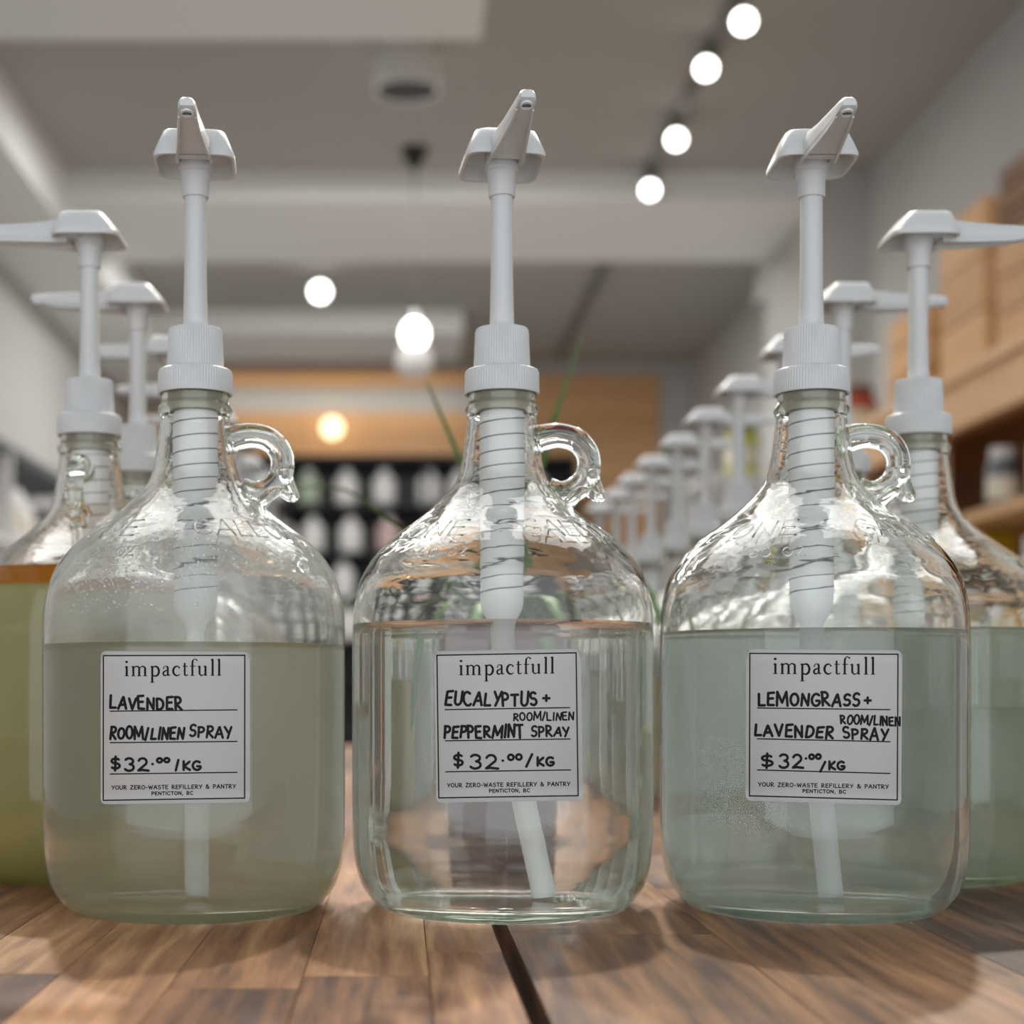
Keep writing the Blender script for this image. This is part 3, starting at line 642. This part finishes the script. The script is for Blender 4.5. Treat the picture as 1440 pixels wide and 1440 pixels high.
SG = {
 'i': (0.56, [stem(0.28, 0, 1), foot(0.28, 0), flag(0.28, 1), disc(0.26, 1.42, 0.11)]),
 'l': (0.56, [stem(0.28, 0, 1.68), foot(0.28, 0), flag(0.28, 1.68)]),
 'm': (1.86, [stem(0.28, 0, 1), flag(0.28, 1), foot(0.28, 0), ar(0.28, 0.90), stem(0.90, 0, 0.72), foot(0.90, 0), ar(0.90, 1.52), stem(1.52, 0, 0.72), foot(1.52, 0)]),
 'p': (1.20, [stem(0.28, -0.66, 1), flag(0.28, 1), foot(0.28, -0.68), wid(arc(0.60, 0.47, 0.38, 0.49, 150, -150, 20), 0.05, 0.16)]),
 'a': (0.92, [([(0.10, 0.78), (0.16, 0.70)], [0.10, 0.12]), (crom([(0.12, 0.80), (0.28, 0.96), (0.46, 0.95), (0.58, 0.80), (0.58, 0.25), (0.66, 0.06), (0.84, 0.10)], 4), [0.06] * 9 + [0.14] * 12 + [0.07] * 4),
               wid(crom([(0.58, 0.60), (0.34, 0.50), (0.12, 0.34), (0.14, 0.10), (0.34, 0.03), (0.58, 0.18)], 4), 0.05, 0.13)]),
 'c': (0.90, [wid(arc(0.50, 0.49, 0.40, 0.47, 48, 318, 20), 0.05, 0.16), disc(0.72, 0.80, 0.07)]),
 't': (0.68, [(crom([(0.28, 1.30), (0.28, 0.3), (0.32, 0.06), (0.46, 0.02), (0.62, 0.12)], 4), [0.13] * 9 + [0.08] * 8), ([(0.04, 0.95), (0.60, 0.95)], [0.06, 0.06])]),
 'f': (0.62, [(crom([(0.28, 0.0), (0.28, 1.2), (0.34, 1.52), (0.52, 1.68), (0.72, 1.58)], 4), [0.14] * 5 + [0.13] * 4 + [0.07] * 8), foot(0.28, 0), ([(0.04, 0.95), (0.62, 0.95)], [0.06, 0.06]), disc(0.74, 1.56, 0.075)]),
 'u': (1.24, [flag(0.28, 1), (crom([(0.28, 1.0), (0.28, 0.3), (0.36, 0.08), (0.54, 0.03), (0.74, 0.10), (0.90, 0.26)], 4), [0.14] * 7 + [0.10] * 6 + [0.06] * 8), stem(0.90, 0.0, 1.0), flag(0.90, 1), ([(0.90, 0.03), (1.08, 0.03)], [0.06, 0.05])]),
}
def ribbon(mb, pts, ws, fn, off, joints=True):
    pts = list(pts); n0 = len(pts)
    for k in range(1, n0 - 1):
        e0 = (pts[k][0] - pts[k - 1][0], pts[k][1] - pts[k - 1][1]); e1 = (pts[k + 1][0] - pts[k][0], pts[k + 1][1] - pts[k][1])
        if joints and (e0[0] * e1[0] + e0[1] * e1[1]) / ((math.hypot(*e0) or 1) * (math.hypot(*e1) or 1)) < 0.6:
            ribbon1(mb, pts[:k + 1], ws, fn, off, joints); ribbon(mb, pts[k:], ws, fn, off + 0.000003, joints); return
    ribbon1(mb, pts, ws, fn, off, joints)
def ribbon1(mb, pts, ws, fn, off, joints=True):
    """flat ribbon through 2-D pts with widths ws; fn maps (x, y) to a point on the label; off lifts it"""
    n = len(pts)
    if isinstance(ws, (int, float)): ws = [ws] * n
    if len(ws) != n: ws = [ws[min(len(ws) - 1, int(k * len(ws) / n))] for k in range(n)]
    # subdivide long pieces so that they follow the curved label
    P = [pts[0]]; Wd = [ws[0]]
    for k in range(1, n):
        d = math.dist(pts[k - 1], pts[k]); m = max(1, int(d / 40))
        for j in range(1, m + 1):
            t = j / m; P.append(tuple(a + (b - a) * t for a, b in zip(pts[k - 1], pts[k]))); Wd.append(ws[k - 1] + (ws[k] - ws[k - 1]) * t)
    n = len(P); vs = []
    for k in range(n):
        a, b = P[max(k - 1, 0)], P[min(k + 1, n - 1)]
        dx, dy = b[0] - a[0], b[1] - a[1]; L_ = math.hypot(dx, dy) or 1
        nx, ny = -dy / L_, dx / L_
        q = 1.0
        if 0 < k < n - 1:
            e0 = (P[k][0] - P[k - 1][0], P[k][1] - P[k - 1][1]); e1 = (P[k + 1][0] - P[k][0], P[k + 1][1] - P[k][1])
            l0, l1 = math.hypot(*e0) or 1, math.hypot(*e1) or 1
            cs = (e0[0] * e1[0] + e0[1] * e1[1]) / l0 / l1
            if cs < 0.3 and joints:      # sharp corner: keep width with a disc
                q = 0.8
        h = Wd[k] / 2 * q
        vs.append(fn(P[k][0] + nx * h, P[k][1] + ny * h, off)); vs.append(fn(P[k][0] - nx * h, P[k][1] - ny * h, off))
    mb.add(vs, [(2 * k, 2 * k + 1, 2 * k + 3, 2 * k + 2) for k in range(n - 1)])
    if joints:
        cand = [0, n - 1] + [k for k in range(1, n - 1)]
        for k in cand:
            if 0 < k < n - 1:
                e0 = (P[k][0] - P[k - 1][0], P[k][1] - P[k - 1][1]); e1 = (P[k + 1][0] - P[k][0], P[k + 1][1] - P[k][1])
                l0, l1 = math.hypot(*e0) or 1, math.hypot(*e1) or 1
                if (e0[0] * e1[0] + e0[1] * e1[1]) / l0 / l1 > 0.8: continue
            r_ = Wd[k] / 2
            ring = [fn(P[k][0] + r_ * math.cos(a), P[k][1] + r_ * math.sin(a), off + 0.000004) for a in [2 * PI * j / 8 for j in range(8)]]
            mb.add(ring, [tuple(range(8))])

GAP = 0.20
def text(mb, s, x0, y0, x1, y1, h, wpx, fn, off, jit=0.0, rd=None, serif=False, h1=None):
    """stroke capitals between (x0,y0) and (x1,y1) (baseline, y down), cap height h"""
    tot = sum(G[c][0] + GAP for c in s) - GAP; u = (x1 - x0) / tot; x = x0
    for i, c in enumerate(s):
        adv, st = G[c]; t = (x - x0) / max(1e-6, x1 - x0); yb = y0 + (y1 - y0) * t; hh = h + ((h1 or h) - h) * t
        dy = rd.uniform(-1, 1) * jit * hh if rd else 0; sl = rd.uniform(-0.08, 0.16) if rd else 0; hs = hh * (1 + (rd.uniform(-0.12, 0.14) if rd else 0))
        for pl in st:
            pts = [(x + px_ * u + sl * py_ * hs, yb + dy - py_ * hs) for px_, py_ in pl]
            ribbon(mb, pts, wpx, fn, off, joints=True)
            if serif and len(pl) == 2 and abs(pl[0][0] - pl[1][0]) < 0.02 and c not in '$/+-,.':
                for (px_, py_) in pl: ribbon(mb, [(x + (px_ - 0.11) * u, yb - py_ * hs), (x + (px_ + 0.11) * u, yb - py_ * hs)], wpx * .55, fn, off, False)
        x += (adv + GAP) * u
def serif_text(mb, s, x0, y0, x1, y1, xh, fn, off):
    tot = sum(SG[c][0] + 0.13 for c in s) - 0.13; u = (x1 - x0) / tot; x = x0
    for c in s:
        adv, st = SG[c]; t = (x - x0) / (x1 - x0); yb = y0 + (y1 - y0) * t
        for pts, ws in st:
            ribbon(mb, [(x + a * u, yb - b * xh) for a, b in pts], [w_ * xh * 1.4 for w_ in ws], fn, off, False)
        x += (adv + 0.13) * u

RL = 0.0779
def make_label(parent, jx, jy, crop, sticker, border, rules, title, lines, foots, money):
    """a paper label wrapped on the front of the jug; measurements in units of 1/3.789 px of the photograph, turned into positions on the glass"""
    def fn(cx, cyy, off):
        px, py = crop[0] + cx / 3.7895, crop[1] + cyy / 3.7895
        dx = (px - 560) / 2160; R = RL + 0.00005
        # ray (dx, 1) * t against the circle centred (jx, jy)
        a = dx * dx + 1; b = -2 * (dx * jx + jy); c = jx * jx + jy * jy - R * R
        t = (-b - math.sqrt(max(0, b * b - 4 * a * c))) / (2 * a)
        th = math.atan2(t - jy, dx * t - jx); z = 0.1166 + (960 - py) * t / 2160
        return ((R + off) * math.cos(th), (R + off) * math.sin(th), z)
    def bil(q, u, v):
        TL, TR, BR, BL = q
        return tuple((TL[k] * (1 - u) + TR[k] * u) * (1 - v) + (BL[k] * (1 - u) + BR[k] * u) * v for k in range(2))
    us = [0, .004, .012, .022, .036] + [0.036 + (1 - .072) * k / 20 for k in range(1, 20)] + [.964, .978, .988, .996, 1]
    rc = 0.036; cols = []
    for u in us:
        e = min(u, 1 - u)
        tr = rc - math.sqrt(max(0, rc * rc - (rc - e) ** 2)) if e < rc else 0
        cols.append((u, tr))
    st = MB(); nv = 12; vs = []
    for lay in (0.0, 0.00012):
        for u, tr in cols:
            for k in range(nv + 1): v = tr + (1 - 2 * tr) * k / nv; vs.append(fn(*bil(sticker, u, v), lay))
    m = nv + 1; nc = len(cols); fs = []
    for i in range(nc - 1):
        for k in range(nv):
            a = i * m + k; fs.append((a + nc * m, a + 1 + nc * m, a + m + 1 + nc * m, a + m + nc * m)); fs.append((a, a + m, a + m + 1, a + 1))
        for k in (0, nv): a = i * m + k; fs.append((a, a + nc * m, a + m + nc * m, a + m))
    st.add(vs, fs)
    lab = st.build('label', M['label'], parent)
    ink = MB(); o1 = 0.00015
    q = border
    for a, b in ((0, 1), (1, 2), (2, 3), (3, 0)): ribbon(ink, [q[a], q[b]], 7.0, fn, o1, True)
    for r_ in rules: ribbon(ink, [r_[0], r_[1]], 6.5, fn, o1, False)
    tag(ink.build('printed_frame', M['ink'], lab, False), kind='stuff')
    tt = MB(); serif_text(tt, 'impactfull', *title, fn, o1)
    for s, x0, y0, x1, y1, h in foots: text(tt, s, x0, y0, x1, y1, h, 4.8, fn, o1, serif=True)
    tag(tt.build('printed_lettering', M['ink'], lab, False), kind='stuff')
    hw = MB(); rd = random.Random(int(jx * 1000) + 5); o2 = 0.00018
    for s, x0, y0, x1, y1, h in lines: text(hw, s, x0, y0, x1, y1, h, min(14.5, h * 0.235), fn, o2, 0.05, rd)
    for s, x0, y0, x1, y1, h in money: text(hw, s, x0, y0, x1, y1, h, 14.0, fn, o2, 0.0, None)
    tag(hw.build('handwriting', M['marker'], lab, False), kind='stuff')
    return lab

def emboss(parent, words_, m):
    e = MB()
    for s, z0, h, a0, a1, rr in words_:
        tot = sum(G[c][0] + 0.14 for c in s) - 0.14; x = 0
        for c in s:
            adv, st = G[c]
            for pl in st:
                pts = []
                dense = []
                for p, q in zip(pl, pl[1:]):
                    for j in range(3): dense.append((p[0] + (q[0] - p[0]) * j / 3, p[1] + (q[1] - p[1]) * j / 3))
                dense.append(pl[-1])
                for px_, py_ in dense:
                    th = a0 + (a1 - a0) * (x + px_) / tot - PI / 2; z = z0 + py_ * h; r_ = R_at(z) + 0.0001
                    pts.append((r_ * math.cos(th), r_ * math.sin(th), z))
                e.tube(pts, rr, 6)
            x += adv + 0.14
    return tag(e.build('embossed_lettering', m, parent), kind='stuff')

def make_jug(loc, rz, liq, level, tube_off, gm, chamber_spring=True, tilt=(0, 0), yaw=0.0):
    r = empty('glass_jug', loc, rz)
    g = MB().lathe(glass_prof, 128).build('bottle', gm, r)
    make_handle(g, gm)
    if liq: liquid_mesh(None, level).build('liquid', liq, r)
    hd = make_pump_head(r)
    if yaw or tilt[0] or tilt[1]:
        piv = Vector((0, 0, 0.3700)); hd.matrix_local = Matrix.Translation(piv) @ Matrix.Rotation(yaw, 4, 'Z') @ Matrix.Rotation(tilt[0], 4, 'X') @ Matrix.Rotation(tilt[1], 4, 'Y') @ Matrix.Translation(-piv)
    MB().lathe([(0, 0.2990), (0.0064, 0.2990), (0.0064, 0.3020), (0.0058, 0.33), (0.0057, 0.3700), (0, 0.3700)], 32).build('piston_rod', M['plastic'], r, auto=40)
    make_cap(r)
    ch = MB().lathe([(0.0, 0.1430), (0.0052, 0.1430), (0.0058, 0.1470), (0.0086, 0.1510), (0.0108, 0.1560), (0.0112, 0.1600), (0.0119, 0.2600), (0.0128, 0.2620), (0.0128, 0.2700), (0, 0.2700)], 40).build('pump_cylinder', M['chamber'], r, auto=50)
    pts = []; n = 26 * 13
    for k in range(n + 1):
        a = 2 * PI * k / 26; pts.append(((0.01118 + 0.0007 * k / n) * math.cos(a), (0.01118 + 0.0007 * k / n) * math.sin(a), 0.160 + 0.0078 * k / 26))
    MB().tube(pts, 0.00040, 6).build('spring', M['spring'], ch)
    MB().lathe([(0.0129, 0.2580), (0.0143, 0.2580), (0.0143, 0.2690), (0.0129, 0.2690), (0.0129, 0.2580)], 48).build('gasket', M['gasket'], r, auto=40)
    tx, ty = tube_off
    p = crom([(0, 0, 0.1460), (tx * 0.12, ty * .12, 0.110), (tx * 0.48, ty * .48, 0.06), (tx, ty, 0.0105)], 8)
    q = MB().tube(p, 0.0047, 20)
    q.build('dip_tube', M['milky'], r)
    return r

M['liqL'] = liquid('cloudy_green_grey_liquid', srgb(236, 236, 206), 0.34, 0.2, (0.72, 0.76, 0.50, 1))
M['liqM'] = liquid('clear_liquid', srgb(214, 222, 210), 0.09, 0.6, (0.76, 0.82, 0.70, 1))
M['liqR'] = liquid('pale_blue_green_liquid', srgb(212, 232, 222), 0.26, 0.3, (0.66, 0.84, 0.74, 1))
M['liqG'] = liquid('pale_green_liquid', srgb(200, 224, 184), 0.32, 0.7, (0.64, 0.82, 0.55, 1))
M['liqY'] = liquid('yellow_green_liquid', srgb(246, 236, 150), 0.62, 0.4, (0.80, 0.80, 0.30, 1))
M['liqO'] = liquid('amber_oil', srgb(248, 152, 10), 0.92, 0.5, (0.95, 0.50, 0.05, 1))

JY = 0.8
FJ = [(-0.1056, JY), (0.0540, JY), (0.2152, JY)]
jl = make_jug((FJ[0][0], JY, T), 0, M['liqL'], 0.1350, (0.0, 0.004), M['fogglass'], yaw=0.075)
jm = make_jug((FJ[1][0], JY, T), 0, M['liqM'], 0.1457, (0.0165, 0.0), M['glass'], yaw=0.10, tilt=(-0.06, 0))
jr = make_jug((FJ[2][0], JY, T), 0, M['liqR'], 0.1417, (0.0075, 0.0), M['glass'], yaw=-0.03)
tag(jl, 'left front glass jug with cloudy liquid and LAVENDER label', 'jug', 'three front glass jugs')
tag(jm, 'middle front glass jug of clear liquid, label reading EUCALYPTUS and PEPPERMINT', 'jug', 'three front glass jugs')
tag(jr, 'right front glass jug of pale blue-green liquid, label reading LEMONGRASS and LAVENDER', 'jug', 'three front glass jugs')
for j, gm in ((jl, M['fogglass']), (jm, M['glass']), (jr, M['glass'])):
    emboss([c for c in j.children if c.name.startswith('bottle')][0], [('ONE', 0.1880, 0.0085, -0.98, -0.36, 0.00045), ('GALLON', 0.1880, 0.0085, 0.12, 1.12, 0.00045), ('80 OZ', 0.1775, 0.0045, -0.70, -0.30, 0.00035)], gm)
P_ = lambda *a: a
make_label(jl, *FJ[0], (100, 880), [(158, 134), (952, 138), (952, 942), (158, 952)], [(173, 159), (925, 157), (924, 918), (172, 930)],
    [[(207, 455), (886, 448)], [(207, 623), (886, 616)], [(207, 790), (886, 781)]], (283, 268, 803, 265, 53),
    [('LAVENDER', 208, 440, 593, 447, 62), ('ROOM/LINEN', 207, 603, 600, 604, 60), ('SPRAY', 630, 588, 858, 600, 56)],
    [('YOUR ZERO-WASTE REFILLERY & PANTRY', 217, 872, 877, 865, 20), ('PENTICTON, BC', 430, 902, 650, 899, 17)],
    [('$', 212, 764, 268, 764, 62), ('32', 287, 772, 415, 772, 66), ('.', 430, 740, 440, 740, 40), ('00', 457, 728, 526, 726, 22), ('/', 558, 768, 574, 768, 52), ('KG', 597, 768, 692, 768, 46)])
make_label(jm, *FJ[1], (560, 880), [(190, 136), (972, 122), (984, 930), (204, 943)], [(207, 157), (947, 144), (958, 905), (217, 917)],
    [[(248, 447), (915, 436)], [(250, 613), (917, 603)], [(252, 778), (920, 768)]], (322, 263, 835, 253, 53),
    [('EUCALYPTUS', 250, 424, 740, 424, 66), ('ROOM/LINEN', 614, 504, 935, 502, 40), ('PEPPERMINT', 245, 598, 665, 594, 62), ('SPRAY', 708, 590, 910, 588, 50)],
    [('YOUR ZERO-WASTE REFILLERY & PANTRY', 262, 860, 915, 852, 20), ('PENTICTON, BC', 485, 888, 700, 885, 17)],
    [('+', 768, 412, 808, 412, 52), ('$', 294, 748, 352, 748, 66), ('32', 384, 760, 534, 762, 72), ('.', 552, 722, 564, 722, 40), ('00', 584, 715, 660, 712, 28), ('/', 682, 748, 718, 748, 62), ('KG', 740, 745, 830, 745, 44)])
make_label(jr, *FJ[2], (1000, 880), [(187, 124), (1018, 130), (1012, 957), (185, 932)], [(207, 147), (995, 152), (991, 928), (205, 906)],
    [[(245, 438), (955, 447)], [(245, 602), (955, 618)], [(245, 768), (955, 787)]], (328, 256, 877, 260, 56),
    [('LEMONGRASS', 254, 424, 790, 426, 66), ('ROOM/LINEN', 690, 522, 1008, 532, 48), ('LAVENDER', 234, 583, 650, 600, 62), ('SPRAY', 704, 598, 940, 614, 56)],
    [('YOUR ZERO-WASTE REFILLERY & PANTRY', 252, 855, 945, 868, 20), ('PENTICTON, BC', 488, 889, 718, 893, 17)],
    [('+', 814, 424, 852, 424, 52), ('$', 266, 750, 338, 750, 64), ('32', 364, 756, 492, 758, 70), ('.', 502, 710, 510, 710, 36), ('00', 522, 710, 586, 708, 24), ('/', 582, 774, 612, 774, 48), ('KG', 628, 765, 712, 767, 42)])

# condensation inside the misted left jug (too many to count)
dr = MB(); rd = random.Random(3)
for k in range(1500):
    z = rd.uniform(0.150, 0.196) if k % 3 else rd.uniform(0.160, 0.182); th = rd.uniform(-PI, 0) if k % 4 else rd.uniform(-2.4, -1.6)
    rr = Rin(z); e = rd.uniform(0.0003, 0.0009) * (1.3 if rd.random() < .1 else 0.8)
    c = Vector((rr * math.cos(th), rr * math.sin(th), z)); nn = 5
    ax = Vector((-math.cos(th), -math.sin(th), -0.3)).normalized(); t1 = Vector((-math.sin(th), math.cos(th), 0)); t2 = ax.cross(t1)
    vs = [c + (t1 * math.cos(2 * PI * j / nn) + t2 * math.sin(2 * PI * j / nn)) * e - ax * e * .3 for j in range(nn)]
    vs += [c + (t1 * math.cos(2 * PI * j / nn) + t2 * math.sin(2 * PI * j / nn)) * e * .7 + ax * e * .35 for j in range(nn)] + [c + ax * e * .6, c - ax * e * .4]
    dr.add(vs, [(j, (j + 1) % nn, nn + (j + 1) % nn, nn + j) for j in range(nn)] + [(nn + j, nn + (j + 1) % nn, 2 * nn) for j in range(nn)] + [((j + 1) % nn, j, 2 * nn + 1) for j in range(nn)])
M['drop'] = liquid('water_droplets', (1, 1, 1, 1), 0.0, 0, (1, 1, 1, 1))
tag(dr.build('condensation', M['drop'], jl), kind='stuff')

# side columns
base = make_jug((-0.188, 0.936, T), -PI / 2, M['liqY'], 0.1714, (0.0, 0.0), M['glass'])
for c in list(base.children):
    if c.name.startswith('liquid'): yl = c
ol = liquid_mesh(0.1714, 0.182).build('oil_layer', M['liqO'], base)
tag(base, 'glass jug behind the left one with amber layer over yellow-green liquid', 'jug')
def col_jug(x, y, rz, lm, level, label, group, tilt=0.0):
    o = empty('glass_jug', (x, y, T), rz)
    for ch in base.children:
        if ch.name.startswith(('oil_layer', 'liquid')): continue
        copy_tree(ch, o)
    if lm: liquid_mesh(None, level).build('liquid', lm, o)
    return tag(o, label, 'jug', group)
rp = ['second', 'third', 'fourth', 'fifth', 'sixth', 'seventh', 'eighth', 'ninth', 'tenth', 'eleventh']
levels = [0.147, 0.10, 0.16, 0.12, 0.15, 0.08, 0.16, 0.13, 0.15, 0.11]
lm = [M['liqG'], M['liqR'], M['liqM'], M['liqY'], M['liqR'], M['liqL'], M['liqG'], M['liqM'], M['liqR'], M['liqL']]
for k in range(10):
    y = 0.936 + 0.165 * k
    col_jug(0.317 + 0.0015 * (k % 3), y, PI / 2 + 0.03 * math.sin(k * 2.1), lm[k], levels[k],
            'glass jug with white pump pointing right, %s in the right row counted from the front' % rp[k], 'jugs in the right row')
for k in range(1, 9):
    y = 0.936 + 0.166 * k
    col_jug(-0.188 + 0.001 * (k % 3), y, -PI / 2 + 0.04 * math.sin(k * 1.7), lm[(k * 3) % 10], levels[(k * 3 + 2) % 10],
            'glass jug with white pump pointing left, %s in the left row counted from the front' % rp[k], 'jugs in the left row')

# ------------------------------------------------------------------ potted plant between the rows
px_, py_ = 0.0875, 1.30
pt = empty('potted_plant', (px_, py_, T))
MB().lathe([(0, 0), (0.048, 0), (0.050, 0.004), (0.056, 0.140), (0.060, 0.142), (0.061, 0.146), (0.061, 0.166), (0.058, 0.168), (0.055, 0.166), (0.052, 0.150), (0, 0.150)], 48).build('pot', M['maroon'], pt, auto=50)
MB().lathe([(0, 0.149), (0.052, 0.149), (0.050, 0.156), (0, 0.160)], 32).build('soil', M['soil'], pt)
def blade(pts, w0, m, name, parent):
    mb = MB(); pts = [Vector(p) for p in crom(pts, 6)]; n = len(pts); vs = []
    for i, p in enumerate(pts):
        t = (pts[min(i + 1, n - 1)] - pts[max(i - 1, 0)]).normalized(); side = t.cross(Vector((0, 0, 1)))
        if side.length < 0.05: side = Vector((1, 0, 0))
        side.normalize(); u = i / (n - 1); ww = w0 * (0.5 + 1.2 * u) * (1 - u) ** 0.6 + 0.0004
        nr = side.cross(t) * (0.18 * ww + 0.0003)
        vs += [p - side * ww, p - nr, p + side * ww, p + nr * 0.6]
    fs = [(4 * i + k, 4 * i + (k + 1) % 4, 4 * i + 4 + (k + 1) % 4, 4 * i + 4 + k) for i in range(n - 1) for k in range(4)] + [(3, 2, 1, 0), tuple(4 * (n - 1) + k for k in range(4))]
    mb.add(vs, fs); return mb.build(name, m, parent)
rd = random.Random(11)
ext = [[(0, 0, .155), (.02, -.02, .26), (.04, -.04, .33), (.062, -.05, .40)],
       [(0, 0, .155), (-.02, -.02, .26), (-.036, -.03, .30), (-.065, -.04, .365)],
       [(0, 0, .155), (-.05, -.03, .225), (-.088, -.04, .245), (-.135, -.05, .275), (-.19, -.06, .270)],
       [(0, 0, .155), (.06, -.02, .215), (.112, -.03, .205), (.13, -.05, .15)],
       [(0, 0, .155), (-.06, -.03, .20), (-.127, -.04, .185), (-.15, -.05, .14)],
       [(0, 0, .155), (0.03, -.08, .20), (.045, -.13, .15), (.05, -.15, .08)],
       [(0, 0, .155), (-0.02, -.08, .19), (-.03, -.12, .16), (-.035, -.14, .11)]]
for e in ext: blade(e, 0.0075, M['leaf'], 'leaf', pt)
for k in range(22):
    a = rd.uniform(0, 2 * PI); l = rd.uniform(0.06, 0.10); hgt = rd.uniform(0.10, 0.16)
    blade([(0.02 * math.cos(a), 0.02 * math.sin(a), .155), (l * .4 * math.cos(a), l * .4 * math.sin(a), .155 + hgt * .35), (l * .8 * math.cos(a), l * .8 * math.sin(a), .155 + hgt * .38), (l * 1.1 * math.cos(a), l * 1.1 * math.sin(a), .155 + hgt * rd.uniform(-0.1, .3))], 0.007, M['leafdark'] if k % 2 else M['leaf'], 'leaf', pt)
tag(pt, 'leafy green plant in a plum coloured pot behind the middle jug', 'plant')

for j in (jl, jm, jr):
    for ch in j.children:
        if ch.name.startswith(('bottle', 'liquid')): ch.cycles.is_caustics_caster = True
for ch in tb.children:
    if ch.name.startswith('stave'): ch.cycles.is_caustics_receiver = True
